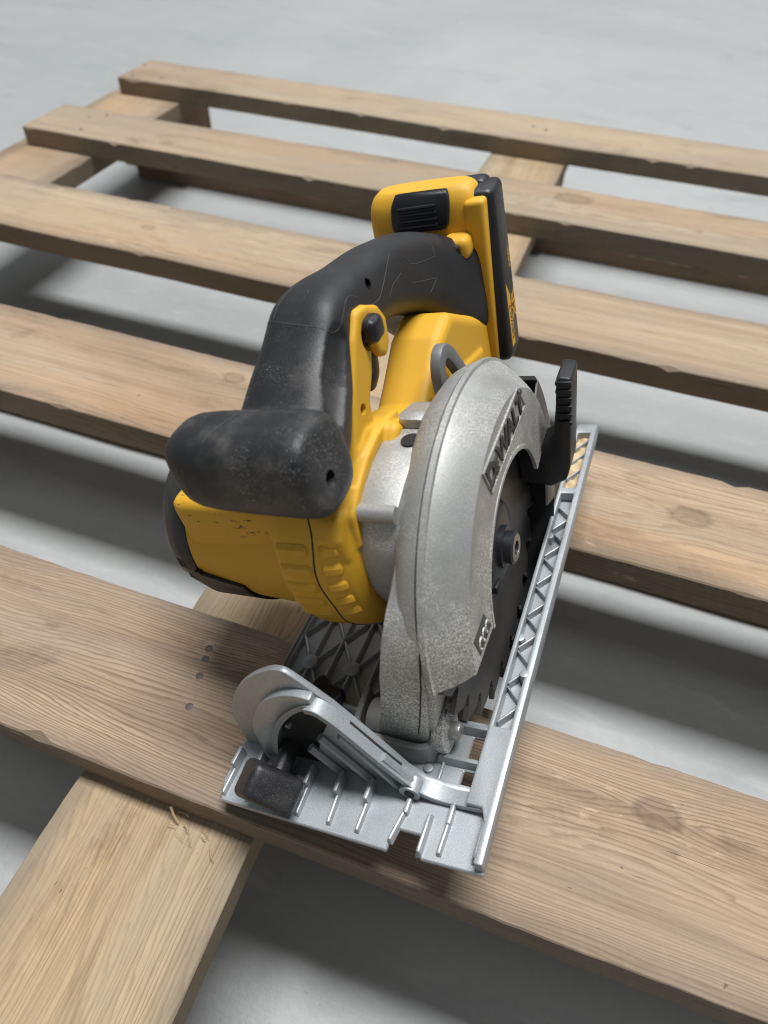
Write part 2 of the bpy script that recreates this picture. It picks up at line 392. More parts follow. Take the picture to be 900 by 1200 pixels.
def loft(keys, n=48, sub=8, cap=True):
    """keys: (centre x, y, z, half width along x, half height, tilt of section in the y-z plane, exponent)."""
    K = []
    A = [Vector(k[:3]) for k in keys]
    B = [Vector((k[3], k[4], k[5])) for k in keys]; E = [Vector((k[6], 0, 0)) for k in keys]
    A, B, E = catmull(A, sub), catmull(B, sub), catmull(E, sub)
    for a, b_, e in zip(A, B, E):
        t = math.radians(b_.z); v = Vector((0, math.sin(t), math.cos(t)))      # section's own 'up'
        K.append(sup(a, Vector((1, 0, 0)), v, b_.x, b_.y, e.x, n))
    return rings(K, cap)
def evaluate(bm, mods, scale=0.001):
    bmesh.ops.recalc_face_normals(bm, faces=bm.faces)
    me = bpy.data.meshes.new('tmp'); bmesh.ops.scale(bm, vec=(scale,) * 3, verts=bm.verts); bm.to_mesh(me); bm.free()
    o = bpy.data.objects.new('tmp', me); C.objects.link(o)
    extra = []
    for kind, kw in mods:
        if kind == 'CUT':
            for cb in kw:
                bmesh.ops.recalc_face_normals(cb, faces=cb.faces)
                cm = bpy.data.meshes.new('cut'); bmesh.ops.scale(cb, vec=(scale,) * 3, verts=cb.verts); cb.to_mesh(cm); cb.free()
                co = bpy.data.objects.new('cut', cm); C.objects.link(co); extra.append(co)
                md = o.modifiers.new('b', 'BOOLEAN'); md.operation = 'DIFFERENCE'; md.solver = 'EXACT'; md.object = co
        else:
            md = o.modifiers.new('m', kind)
            for k, v in kw.items(): setattr(md, k, v)
    dg = bpy.context.evaluated_depsgraph_get(); dg.update()
    out = bpy.data.meshes.new_from_object(o.evaluated_get(dg))
    for e in [o] + extra:
        d = e.data; bpy.data.objects.remove(e); bpy.data.meshes.remove(d)
    return out
def fuse(bms, voxel=0.9, iters=6, cuts=(), sharp=40, carve=()):
    b0 = bms[0]
    for b_ in bms[1:]: merge(b0, b_)
    mods = [('REMESH', dict(mode='VOXEL', voxel_size=voxel / 1000, use_smooth_shade=True))]
    if carve: mods += [('CUT', list(carve)), ('REMESH', dict(mode='VOXEL', voxel_size=voxel / 1000, use_smooth_shade=True))]
    if iters: mods.append(('SMOOTH', dict(factor=0.5, iterations=iters)))
    if cuts: mods.append(('CUT', list(cuts)))
    me = evaluate(b0, mods)
    me.shade_smooth(); me.set_sharp_from_angle(angle=math.radians(sharp))
    return me
def bvh_of(o):
    me = o.data
    return BVHTree.FromPolygons([v.co.copy() for v in me.vertices], [tuple(p.vertices) for p in me.polygons])
def snap(bvh, pts, lift=0.0, sub=6):
    out = []
    for p in catmull(pts, sub):
        co, no, i, d = bvh.find_nearest(Vector(p) / 1000)
        out.append((co + no * lift / 1000) * 1000)
    return out
def tag(o, label, cat, group=None):
    o['label'] = label; o['category'] = cat
    if group: o['group'] = group
    return o
def text_mesh(s, size, depth, offset=0.0, shear=0.0, sx=1.0):
    cu = bpy.data.curves.new('txt', 'FONT'); cu.body = s; cu.size = size; cu.extrude = depth; cu.offset = offset; cu.shear = shear
    cu.align_x = 'LEFT'; cu.align_y = 'BOTTOM_BASELINE'
    o = bpy.data.objects.new('txt', cu); C.objects.link(o)
    dg = bpy.context.evaluated_depsgraph_get(); dg.update()
    me = bpy.data.meshes.new_from_object(o.evaluated_get(dg))
    bpy.data.objects.remove(o); bpy.data.curves.remove(cu)
    bm = bmesh.new(); bm.from_mesh(me); bpy.data.meshes.remove(me)
    for v in bm.verts: v.co.x *= sx
    return bm

# ------------------------------------------------------------------ floor
bm = bmesh.new(); bmesh.ops.create_grid(bm, x_segments=2, y_segments=2, size=15)
fl = link('floor', finish(bm, scale=1, smooth=False), 'floor'); fl['kind'] = 'structure'

# ------------------------------------------------------------------ pallet
pal = bpy.data.objects.new('wooden_pallet', None); C.objects.link(pal); pal.location = (0, 0, 0)
tag(pal, 'worn wooden pallet of rough planks lying on the pale concrete floor', 'pallet')
tan, brown, greyb = (0.50, 0.345, 0.22), (0.28, 0.165, 0.095), (0.34, 0.275, 0.22)
def plank(name, cx, cy, lx, ly, z0, z1, mat, along=0, wob=0.0012, rot=0.0, parent=pal, chip=0.5):
    """a sawn board: subdivided box with slightly uneven arrises, centred on its own origin."""
    bm = bmesh.new(); L, W = (lx, ly) if along == 0 else (ly, lx)
    n = max(6, int(L / 0.009)); H = z1 - z0; rnd = random.Random(hash((round(cx, 3), round(cy, 3), round(z0, 3))) & 0xffff)
    ph = [rnd.uniform(0, 6.28) for _ in range(12)]
    def f(t, k): return wob * (0.6 * math.sin(t * 9 + ph[k]) + 0.3 * math.sin(t * 31 + ph[k + 1]) + 0.35 * rnd.uniform(-1, 1) * chip)
    R = []
    for i in range(n + 1):
        t = -L / 2 + L * i / n
        e = 0.0007 + (0.0034 * rnd.random() ** 2 if rnd.random() < 0.14 else 0)
        e2 = 0.0007 + (0.0036 * rnd.random() ** 2 if rnd.random() < 0.16 else 0)
        if i in (0, n): t += rnd.uniform(-.001, .001)
        yb, yf, zt = W / 2 + f(t, 0), -W / 2 + f(t, 2), H / 2 + f(t, 4) * 0.35
        b1, b2 = abs(e + f(t, 6) * .4), abs(e2 + f(t, 8) * .4)
        sec = [(yb, -H / 2), (yb, zt - b1), (yb - b1, zt), (yf + b2, zt), (yf, zt - b2), (yf, -H / 2)]
        R.append([(t, a, c) if along == 0 else (-a, t, c) for a, c in sec])
    bm = rings(R)
    me = finish(bm, 28, 1.0)
    o = link(name, me, mat, parent); o.location = (cx, cy, (z0 + z1) / 2); o.rotation_euler = (0, 0, rot)
    return o
XL, XR = -0.757, 0.475
rows = [  # back y, front y, base colours, knots, greyness
    (1.068, 0.980, (0.46, 0.368, 0.256), (0.245, 0.172, 0.110), [(0.55, -0.01, 0.012)], 0.55),
    (0.857, 0.767, (0.455, 0.362, 0.252), (0.235, 0.165, 0.106), [(0.08, 0.018, 0.022), (-0.42, -0.02, 0.010)], 0.55),
    (0.640, 0.540, (0.50, 0.394, 0.272), (0.28, 0.192, 0.122), [(0.33, 0.02, 0.014), (-0.32, 0.0, 0.008)], 0.40),
    (0.417, 0.317, (0.51, 0.382, 0.260), (0.27, 0.174, 0.106), [(0.235, 0.005, 0.015), (-0.12, 0.03, 0.010)], 0.40),
    (0.190, 0.093, (0.475, 0.355, 0.250), (0.20, 0.130, 0.084), [(0.232, 0.022, 0.0125), (0.36, -0.03, 0.008)], 0.55),
    (-0.032, -0.130, (0.42, 0.31, 0.21), (0.22, 0.14, 0.09), [], 0.5),
]
skews = [0.004, 0.003, 0.0, -0.001, 0.001, 0.0]
planks = []
for i, (yb, yf, lc, dc, kn, gn) in enumerate(rows):
    wood('plank_wood_%d' % i, i + 1, lc, dc, (0.30, 0.25, 0.195), kn, 0, 62 + 7 * (i % 3), gn, 0.92 if i == 4 else 0.75)
    planks.append(plank('plank', (XL + XR) / 2, (yb + yf) / 2, XR - XL, yb - yf, PT - 0.022, PT, 'plank_wood_%d' % i, 0, rot=skews[i]))
wood('stringer_wood', 11, (0.56, 0.43, 0.265), (0.31, 0.205, 0.115), (0.30, 0.255, 0.20), [], 1, 78, 0.5, 1.0)
wood('stringer_wood_far', 13, (0.46, 0.35, 0.235), (0.28, 0.185, 0.115), (0.32, 0.27, 0.21), [], 1, 80, 0.4, 0.8)
wood('block_wood', 17, (0.34, 0.24, 0.15), (0.20, 0.12, 0.07), (0.24, 0.19, 0.15), [], 0, 40, 0.5)
y0, y1 = -0.140, 1.068
for x0, x1, mm in ((-0.775, -0.659, 'stringer_wood_far'), (-0.192, -0.092, 'stringer_wood'), (0.375, 0.475, 'stringer_wood_far')):
    plank('stringer', (x0 + x1) / 2, (y0 + y1) / 2, x1 - x0, y1 - y0, PT - 0.0445, PT - 0.0225, mm, 1)
    for cy in (1.015, 0.465, -0.085):
        plank('block', (x0 + x1) / 2, cy, x1 - x0 - 0.01, 0.098, 0.0225, PT - 0.045, 'block_wood', 0)
for cy in (1.022, 0.465, -0.085):
    plank('skid', (XL + XR) / 2, cy, XR - XL, 0.092, 0.0005, 0.022, 'block_wood', 0)
def nail_mesh(r):
    bm = bmesh.new(); n = 12
    R = [[(rr * math.cos(2 * math.pi * j / n), rr * math.sin(2 * math.pi * j / n), h) for j in range(n)] for rr, h in ((r, -0.0008), (r, 0.00002), (r * .7, 0.0001))]
    return finish(rings(R), 40, 1.0)
nm = nail_mesh(0.0022); nm.materials.append(M['nail'])
def nails(pl, pts):
    for (x, y) in pts:
        o = bpy.data.objects.new('nail_head', nm); C.objects.link(o); o.parent = pl
        o.location = (x - pl.location.x, y - pl.location.y, 0.0110)
nails(planks[4], [(-0.1568, 0.1699), (-0.1553, 0.1635), (-0.1531, 0.1529), (-0.1491, 0.135)])
nails(planks[0], [(-0.148, 1.031), (-0.130, 1.0257)])
nails(planks[2], [(-0.15, 0.60), (-0.69, 0.61), (-0.70, 0.565)])
nails(planks[1], [(-0.70, 0.83), (-0.72, 0.79)])

for i_, pl in enumerate(planks[:4]):
    for x0_ in (-0.745, -0.685, -0.168, -0.118, 0.41):
        for k_ in (0, 1):
            if i_ == 0 and -0.2 < x0_ < -0.1: continue
            nails(pl, [(x0_ + random.uniform(-.012, .012), pl.location.y + (-0.022 if k_ else 0.024) + random.uniform(-.008, .008))])
# ------------------------------------------------------------------ circular saw
saw = bpy.data.objects.new('circular_saw', None); C.objects.link(saw); saw.empty_display_size = 0.05
ms = Matrix(((0.9583148395, 0.0165741867, -0.2852331761), (-0.0084114403, 0.9995199166, 0.0298191878), (0.2855904691, -0.0261769483, 0.9579941813))).to_4x4()
ms.translation = (0.0163845, 0.0934783, PT + 0.0437619 + 0.0005)
saw.matrix_world = ms
tag(saw, 'yellow and black cordless circular saw with silver guard standing on the pallet', 'circular saw')
AY, AZ = 131.0, 54.5              # blade axis
MY, MZ = 122.0, 95.0              # motor axis

# ---- shoe -------------------------------------------------------------------
W0 = -132.0
outer = [(0, 0), (0, 292), (-3, 294), (W0 + 6, 294), (W0, 288), (W0, 10), (W0 + 4, 0), (-42, -1), (-42, 9), (-27, 9), (-27, -0.5)]
holes = [[(-36, 66), (-13, 66), (-13, 262), (-36, 262)], [(-20, 29), (-12.5, 29), (-12.5, 41), (-20, 41)], [(-20, 46.5), (-12.5, 46.5), (-12.5, 58), (-20, 58)]]
shoe = part('shoe', poly(outer, holes, 0, 2.6, 'z', 0.5, 1), 'alu', saw, 30)
bm = poly([(-13, 24), (-13, 294.3), (0.3, 294.3), (0.3, 1), (-3.5, 1), (-3.5, 18), (-6, 24)], [[(-10.8, 62), (-3.2, 62), (-3.2, 224), (-10.8, 224)], [(-10.8, 229), (-3.2, 229), (-3.2, 285), (-10.8, 285)]], 1.5, 9.5, 'z', 0.9, 2)
part('side_rail', bm, 'alu', shoe)
yy = 66
while yy < 212:
    part('truss_rib', bar((-10.6, yy, 3.0), (-3.4, yy + 9, 3.0), 2.2, 3.6), 'alu', shoe)
    part('truss_rib', bar((-3.4, yy + 12.5, 3.0), (-10.6, yy + 20, 3.0), 1.7, 3.0), 'alu', shoe)
    yy += 21.5
for yb_ in (114, 188): part('rail_boss', cyl((-10.8, yb_, 2), (-10.8, yb_, 8.2), 2.6, 12, .6), 'alu', shoe)
part('rail_boss', cyl((-3.4, 92, 2), (-3.4, 92, 9.9), 2.4, 12, .6), 'alu', shoe)
for yb_ in (240, 256, 270): part('truss_rib', bar((-10.6, yb_, 3.0), (-3.4, yb_ + 10, 3.0), 1.8, 4.2), 'alu', shoe)
# sawdust caked in the rear cell of the rail
bm = bmesh.new(); g = bmesh.ops.create_grid(bm, x_segments=10, y_segments=60, size=0.5)
for v in bm.verts:
    x_, y_ = v.co.x, v.co.y
    v.co = Vector((-7 + x_ * 7.8, 257 + y_ * 56, 4.6 + 1.3 * math.sin(y_ * 31) * math.sin(x_ * 5 + 1) + random.uniform(-.5, .5)))
dst = part('caked_sawdust', bm, 'sawdust', shoe, 80)
# raised ribs of the broad side
for xr in (-129.5, -117, -104.5, -92, -79.5, -67, -54.5, -42):
    part('plate_rib', bar((xr, 64, 2.5), (xr, 286, 2.5), 3.0, 3.4), 'alu', shoe)
for i, xr in enumerate((-117, -92, -67)):
    for j in range(6):
        yc = 80 + 36 * j
        for sx in (-1, 1):
            for sy in (-1, 1):
                part('brace_rib', bar((xr + sx * 2.5, yc + sy * 3.6, 2.5), (xr + sx * 12.2, yc + sy * 17.5, 2.5), 2.3, 2.7), 'alu', shoe)
for xr in (-117, -92, -67):
    for j in range(6):
        part('rib_boss', cyl((xr, 80 + 36 * j, 2), (xr, 80 + 36 * j, 6.6), 4.6, 16, .7), 'alu', shoe)
part('cross_rib', merge(bar((-130, 61, 2.5), (-72, 57, 2.5), 4.5, 5.5), bar((-131, 64, 2.3), (-131, 290, 2.3), 2.5, 5.0)), 'alu', shoe)
# window bars beside the pivot bracket
part('window_bar', bar((-32, 60.5, 2.4), (-12, 60.5, 2.4), 4.2, 6.0), 'alu', shoe)
part('window_bar', bar((-32, 43.8, 2.4), (-12, 43.8, 2.4), 4.0, 5.4), 'alu', shoe)
part('window_bar', merge(bar((-29.5, 26, 2.4), (-29.5, 60, 2.4), 2.2, 2.0), cyl((-35.5, 38, 2), (-35.5, 38, 4.2), 2.2, 14, .5)), 'alu', shoe)
# ribs across the front lip
for i, (xa, xb_) in enumerate(((-19.5, -19), (-41.5, -38.5), (-57, -57), (-71, -72), (-87, -87.5), (-101, -102), (-114.5, -115.5), (-127.5, -128))):
    b0 = bar((xa, 3.0, 2.4), (xb_, 21, 2.4), 2.6, 2.9)
    merge(b0, box(xb_ - 1.1, xb_ + 1.1, 15, 25, 1.5, 9 if i not in (0, 1) else 6, 0.8))
    part('lip_rib', b0, 'alu', shoe)
part('lip_rib', merge(bar((-3.8, 4, 2.4), (-3.8, 20, 2.4), 4.0, 6.0), bar((-27.6, 1, 2.4), (-27.6, 17, 2.4), 3.0, 4.0)), 'alu', shoe)

# ---- bevel quadrant -----------------------------------------------------------
arcA = [(-131, 2.2), (-129.5, 24), (-123, 40), (-114, 53), (-104, 63), (-93, 70.5), (-86, 73), (-80, 70.5), (-66, 54), (-52, 32), (-41, 13), (-34, 6), (-26, 4), (-14, 4), (-14, 2.2)]
low_ = arcA[9:]; arcA = [(p.x, p.z) for p in catmull([Vector((a_, 0, c_)) for a_, c_ in arcA[:9]], 5)] + low_
quad = part('bevel_quadrant', poly(arcA, [], 30.8, 34.0, 'y', 0.8, 2), 'alu', saw)
path = [(-3, 7.5), (-14, 6.0), (-22, 5.2), (-29, 6.0), (-35, 9.5), (-42, 18.5), (-50, 30.5), (-59, 45.5), (-65, 54), (-71, 58.5), (-78, 56.5), (-88, 48), (-98, 35), (-105, 20), (-108, 10)]
P = [Vector((a, 0, c)) for a, c in path]; P = [p for p in catmull(P, 5)]
def band(P, y0_, y1_, th, tmax=1.0):
    R = []
    for i, p in enumerate(P):
        t = (P[min(i + 1, len(P) - 1)] - P[max(i - 1, 0)]).normalized(); nrm = Vector((t.z, 0, -t.x)); nrm = -nrm if nrm.z < 0 and t.x < 0 and False else nrm
        q = p - nrm * th
        R.append([(p.x, y0_ + .8, p.z), (p.x - nrm.x * .8, y0_, p.z - nrm.z * .8), (q.x, y0_, q.z), (q.x, y1_, q.z), (p.x, y1_, p.z)])
    return rings(R)
def band_n(P):
    # outward normal = left of travel (travel runs right to left, so outward is up)
    return P
Pr = list(reversed(P))
part('quadrant_flange', band(Pr[22:], 23.4, 30.6, -2.2), 'alu', quad)
part('quadrant_arch', band(Pr[:24], 25.2, 30.4, -2.0), 'alu', quad)
# front wall below the flange, with the curved slot of the bevel lock
wall = [(-16, 2.5), (-22, 3.2), (-29, 4), (-35, 7), (-42, 16), (-50, 28), (-59, 43), (-64, 51.5), (-70, 43), (-76, 33), (-82, 20), (-86, 3)]
part('quadrant_web', poly(wall, [], 28.0, 30.4, 'y', 0.3, 1), 'alu', quad)
face = [(-117, 2.6), (-116, 22), (-110, 37), (-101, 50), (-90, 59), (-80, 62.5), (-72, 62), (-72, 57), (-79, 55), (-88, 47.5), (-98, 34), (-104, 19), (-106.5, 2.6)]
face = [(p.x, p.z) for p in catmull([Vector((a_, 0, c_)) for a_, c_ in face[:7]], 5)] + [(p.x, p.z) for p in catmull([Vector((a_, 0, c_)) for a_, c_ in face[7:]], 5)]
part('quadrant_lip', poly(face, [], 26.6, 31, 'y', 0.7, 2), 'alu', quad)
for (xa, za), (xb_, zb) in (((-60, 3), (-77, 32)), ((-75, 3), (-86, 20)), ((-46, 3), (-65, 38)), ((-34, 3), (-48, 27))):
    b0 = tube([(xa, 27.0, za), (xb_, 27.0, zb)], 2.2, 8)
    part('web_rib', b0, 'alu', quad)
part('quadrant_boss', merge(lathe_y := tube([(-38.5, 22.5, 7.6), (-38.5, 29, 7.6)], 4.8, 20), bmesh.new()), 'alu', quad)
part('quadrant_boss_hole', tube([(-38.5, 22.0, 7.6), (-38.5, 22.8, 7.6)], 2.3, 16), 'black_metal', quad)
part('flange_groove', tube([(-42, 29.6, 18.9), (-50, 29.6, 30.9), (-59, 29.6, 45.9)], 0.5, 6), 'letter_dark', quad)
part('slot_shade_plate', poly([(-105, 2.8), (-98, 33), (-88, 46), (-78, 54), (-72, 54.5), (-66.5, 50), (-76, 34), (-82, 20), (-86, 2.8)], [], 29.2, 30.5, 'y'), 'black_metal', quad)  # black plate, its colour stands in for the shade inside the slot
part('slot_bolt', cyl((-93, 27, 34), (-93, 36, 34), 1.6, 14, .3), 'steel', quad)

# bevel lever (black) and star knob
b0 = box(-14.0, 14.0, -9.0, 9.0, -8, 8, 0)
for v in b0.verts:
    if v.co.z > 0: v.co.x = v.co.x * 0.88; v.co.y = v.co.y * 0.88
bev(b0, 3.4, 4)
u_ = Vector((0.68, 0.15, -0.72)).normalized(); n_ = Vector((0.72, -0.30, 0.62)).normalized(); n_ = (n_ - u_ * n_.dot(u_)).normalized(); v_ = n_.cross(u_)
for v in b0.verts: v.co = Vector((-97.6, 6.0, 16.8)) + u_ * v.co.x + v_ * v.co.y + n_ * v.co.z
lev = part('bevel_lever', b0, 'black_plastic', saw, 40)
part('lever_stem', tube([(-99, 8, 14), (-99, 30, 14)], [4.5, 4.5], 18), 'black_plastic', lev)
loop = []
for i in range(48):
    a = 2 * math.pi * i / 48; r = 8.6 + 4.2 * abs(math.cos(2 * (a - 0.35))) ** 1.6 - 0.8
    loop.append((-97 + r * math.cos(a), 57 + r * math.sin(a)))
kn = part('fence_knob', poly(loop, [], 8.5, 15.5, 'z', 1.4, 3), 'black_plastic', saw, 50)
part('knob_stem', cyl((-97, 57, 2), (-97, 57, 9), 5.5, 16, .5), 'steel', kn)

# ---- pivot bracket --------------------------------------------------------------
def sheet(path_, th, z0_, zt):
    P_ = catmull([Vector((a, b_, 0)) for a, b_ in path_], 6); n_ = len(P_); R = []
    for i, p in enumerate(P_):
        t = (P_[min(i + 1, n_ - 1)] - P_[max(i - 1, 0)]).normalized(); s = Vector((t.y, -t.x, 0))
        zz = zt(i / (n_ - 1))
        o_, q = p + s * th / 2, p - s * th / 2
        R.append([(o_.x, o_.y, z0_), (o_.x, o_.y, zz - .6), (o_.x - s.x * .6, o_.y - s.y * .6, zz), (q.x + s.x * .6, q.y + s.y * .6, zz), (q.x, q.y, zz - .6), (q.x, q.y, z0_)])
    return rings(R)
brk = part('pivot_bracket', sheet([(-74, 66), (-73.5, 52), (-71.5, 46), (-66, 42.5), (-52, 41.5), (-40, 41.2), (-35, 43), (-32.5, 48), (-32, 64)], 3.2, 1.5,
      lambda t: 15.5 + (9.5 * max(0, (t - 0.76) / 0.24) ** 0.7 if t > 0.76 else 0)), 'cast_plain', saw)
ear = []
for i in range(28):
    a = 2 * math.pi * i / 28; ear.append((53 + 10.5 * math.cos(a), 14 + 11.5 * math.sin(a)))
part('bracket_ear', poly(ear, [], -33.5, -27.5, 'x', 1.2, 2), 'cast', brk)
part('pivot_pin', cyl((-28, 53, 14), (-22.5, 53, 14), 4.2, 18, .8), 'galvanised', brk)
part('pin_lug', cyl((-30, 60, 22), (-25.5, 60, 22), 4.6, 18, .8), 'cast', brk)

# ---- upper guard with front post ---------------------------------------------------
prof = [(-9.5, 47.5), (-9.3, 49.0), (-9.5, 75.2), (-13.0, 79.2), (-17.2, 83.2), (-21, 86.2), (-23.0, 87.4), (-23.3, 88.9), (-25.6, 89.0), (-26.0, 86.4), (-26.9, 86.4), (-27.1, 87.6),
        (-31, 86.9), (-35, 84.8), (-38.5, 80.8), (-41, 75), (-41.8, 68), (-42, 20), (-38.5, 20), (-38.5, 68), (-36.5, 77), (-32, 82), (-24, 83.2), (-17, 78.5), (-13.2, 74), (-12.3, 71), (-12, 49), (-11.2, 47.5)]
def rr(x0_, x1_, ya, yb_, z_, r=4.0, n=6):
    out = []
    for cx_, cy_, a0 in ((x1_ - r, yb_ - r, 0), (x0_ + r, yb_ - r, 90), (x0_ + r, ya + r, 180), (x1_ - r, ya + r, 270)):
        for k in range(n + 1):
            a = math.radians(a0 + 90 * k / n); out.append((cx_ + r * math.cos(a), cy_ + r * math.sin(a), z_))
    return out
gp = part('upper_guard', lathe(prof, 178.4, 13, AY, AZ, 150), 'cast', saw, 30)
post = rings([rr(-36.6, -26, 78, 92, 116, 1.3), rr(-37.6, -25.6, 68, 84, 107, 1.3), rr(-38.8, -25.4, 60.5, 78, 99, 1.3), rr(-40.6, -25.2, 53.0, 74, 91, 1.3), rr(-43.0, -24.8, 46.8, 70, 80, 1.3), rr(-47, -26.2, 43.3, 67, 62, 1.3),
              rr(-50.5, -29, 42.6, 65, 46, 1.3), rr(-55, -32, 43, 63, 30, 1.3), rr(-60.5, -35.2, 44.4, 61.5, 14, 1.3), rr(-61.5, -36, 47, 60, 8, 1.3)])
postb = part('guard_post', post, 'cast', gp, 30)
part('post_barrel', cyl((-67, 53, 11.5), (-36.5, 53, 11.5), 9.3, 32, 1.0), 'cast_plain', gp)
part('post_seam', tube([(-24.4, 52, 91), (-26.6, 45.6, 75), (-28.6, 43.4, 60), (-32.0, 42.9, 45), (-35.8, 43.3, 30), (-41, 45.0, 14)], 0.55, 6), 'letter_dark', gp)
# right-hand flank of the post joining the front of the guard
flank = rings([rr(-28.5, -23, 58, 76, 86, 1.0), rr(-29.5, -22.5, 49.8, 74, 74, 1.0), rr(-31, -23.2, 44.4, 68, 60, 1.0), rr(-33.5, -26, 44.6, 64, 44, 1.0), rr(-38, -29.5, 45.5, 62, 28, 1.0), rr(-41, -32, 47, 60, 18, 1.0)])
part('post_flank', flank, 'cast', gp, 30)
# front lower edge lip of the guard
part('guard_lip', lathe([(-9.1, 47), (-8.7, 48.2), (-9.0, 49.4), (-11, 49.6), (-11, 47)], 180, 48, AY, AZ, 60), 'cast', gp)
# maker's name on the flat of the guard
def on_flat(bm_, y_, z_, rot, x_):
    for v in bm_.verts:
        a, b_, h = v.co.x, v.co.y, v.co.z
        yy_ = y_ + a * math.cos(rot) - b_ * math.sin(rot); zz_ = z_ + a * math.sin(rot) + b_ * math.cos(rot)
        v.co = Vector((x_ + h, yy_, zz_))
    return bm_
rot = math.radians(0.5)
tw = [('D', 13.4, 1.0), ('E', 9.6, 0.95), ('W', 13.4, 1.0), ('A', 13.4, 1.0), ('L', 13.4, 0.95), ('T', 13.4, 1.0)]
adv = []; tbs = []
for ch, sz, wd in tw:
    tb = text_mesh(ch, sz * 1.06, 0.55, 0.030 * sz, -0.1, wd * 1.12)
    xs_ = [v.co.x for v in tb.verts]
    for v in tb.verts: v.co.x -= min(xs_)
    adv.append(max(xs_) - min(xs_)); tbs.append(tb)
gap = (60.0 - sum(adv)) / 5; cx_ = 0.0
for tb, wch in zip(tbs, adv):
    on_flat(tb, 105.6 + cx_, 111.0, rot, -9.2)
    part('letter', tb, 'letter_dark', gp, 30)
    cx_ += wch + gap
fr = [(102, 123.5), (161, 124.8), (170.5, 109.4), (108, 108.0)]
fr_i = [(103.6, 122.5), (160.4, 123.8), (168.6, 110.4), (109.0, 109.0)]
part('letter_frame', poly(fr, [fr_i], -10.2, -8.7, 'x', 0.2, 1), 'cast', gp)
bd = [(60, 72.0), (75.0, 72.5), (80.5, 58.6), (63.2, 59.2)]
part('badge', poly(bd, [], -10.0, -9.25, 'x', 0.2, 1), 'badge', gp)
for (ya, za) in ((65.8, 64.2), (70.4, 64.4), (75.0, 64.2)):
    ringp = [Vector((-9.1, ya + 1.9 * math.cos(a) + 0.25 * math.sin(a) * 2, za + 2.7 * math.sin(a))) for a in [2 * math.pi * k / 20 for k in range(16)]]
    part('badge_mark', tube(ringp, 0.55, 6), 'cast', gp)
# bright ridge beside the seam
# ---- blade ------------------------------------------------------------------------
XB = -24.0
loop = []; NT_ = 24
for i in range(NT_):
    a0 = 2 * math.pi * i / NT_ + 0.06
    for da, r in ((0.0, 82.5), (0.035, 81.6), (0.105, 79.2), (0.155, 77.0), (0.185, 72.5), (0.215, 71.0), (0.238, 72.0), (0.250, 76.0)):
        a = a0 + da; loop.append((AY + r * math.cos(a), AZ + r * math.sin(a)))
bl = part('blade', poly(loop, [], XB - 0.8, XB + 0.8, 'x'), 'blade', saw, 30)
for i in range(NT_):
    a = 2 * math.pi * i / NT_ + 0.06
    t = Vector((0, -math.sin(a), math.cos(a))); r_ = Vector((0, math.cos(a), math.sin(a))); c0 = Vector((XB, AY, AZ)) + r_ * 79.6
    tb = bmesh.new(); bmesh.ops.create_cube(tb, size=1)
    for v in tb.verts: v.co = c0 + Vector((1, 0, 0)) * v.co.x * 2.5 + r_ * v.co.y * 6.4 + t * (v.co.z * 2.2 - 0.4)
    part('carbide_tip', tb, 'carbide', bl)
fl_ = part('blade_flange', lathe([(XB + .8, 0.01), (XB + .8, 23), (XB + 3.2, 23), (XB + 5.5, 20.5), (XB + 6.5, 14), (XB + 6.5, 0.01)], 0, 360, AY, AZ, 48), 'dark_steel', saw)
part('flange_notch', box(XB + 3, XB + 6.9, AY - 18, AY - 11, AZ - 15, AZ - 10, .6), 'black_metal', fl_)
bo = part('blade_bolt', lathe([(XB + 6, 0.01), (XB + 6, 10.5), (XB + 8.6, 10.5), (XB + 8.9, 8), (XB + 12.4, 8), (XB + 13.2, 7.2), (XB + 13.2, 3.4), (XB + 11, 3.2), (XB + 11, 0.01)], 0, 360, AY, AZ, 36), 'dark_steel', saw)
part('bolt_face', lathe([(XB + 13.0, 3.6), (XB + 13.35, 3.8), (XB + 13.35, 6.6), (XB + 13.0, 7.0)], 0, 360, AY, AZ, 30), 'steel', bo)
# ---- lower guard ----------------------------------------------------------------------
lg = part('lower_guard', lathe([(-34, 86.6), (-12, 86.6), (-11.0, 85.5), (-11, 84.6), (-34, 84.6)], -101, 36, AY, AZ, 90), 'black_metal', saw)
part('guard_side', lathe([(-11.6, 66), (-10.6, 67), (-10.6, 85.4), (-11.6, 85.6)], -24, 34, AY, AZ, 60), 'lower_guard', lg)
part('guard_inner', lathe([(-34.5, 30), (-33.5, 30), (-33.5, 85.5), (-34.5, 85.5)], -75, 36, AY, AZ, 60), 'black_metal', lg)
# retracting lever
b0 = poly([(-23, 47), (-6, 44.5), (2, 49.5), (4.5, 58), (6.2, 84), (7.6, 108), (0.2, 109), (-0.8, 94), (-2.6, 79), (-6, 72.5), (-11, 70), (-15, 74), (-22, 73)], [], 188, 203, 'y', 1.4, 3)
for v in b0.verts:
    k = max(0, (v.co.z - 70) / 42); v.co.y += 6 * k + 3 * (v.co.y > 195)
gl = part('guard_lever', b0, 'black_plastic', saw, 40)
for i in range(6):
    z_ = 85 + i * 4.2; k = (z_ - 70) / 42
    part('grip_ridge', box(-0.4 + .3 * i * .1, 7.2 + .07 * i, 187 + 6 * k, 189 + 6 * k, z_ - 1.1, z_ + 1.1, .5), 'black_plastic', gl)

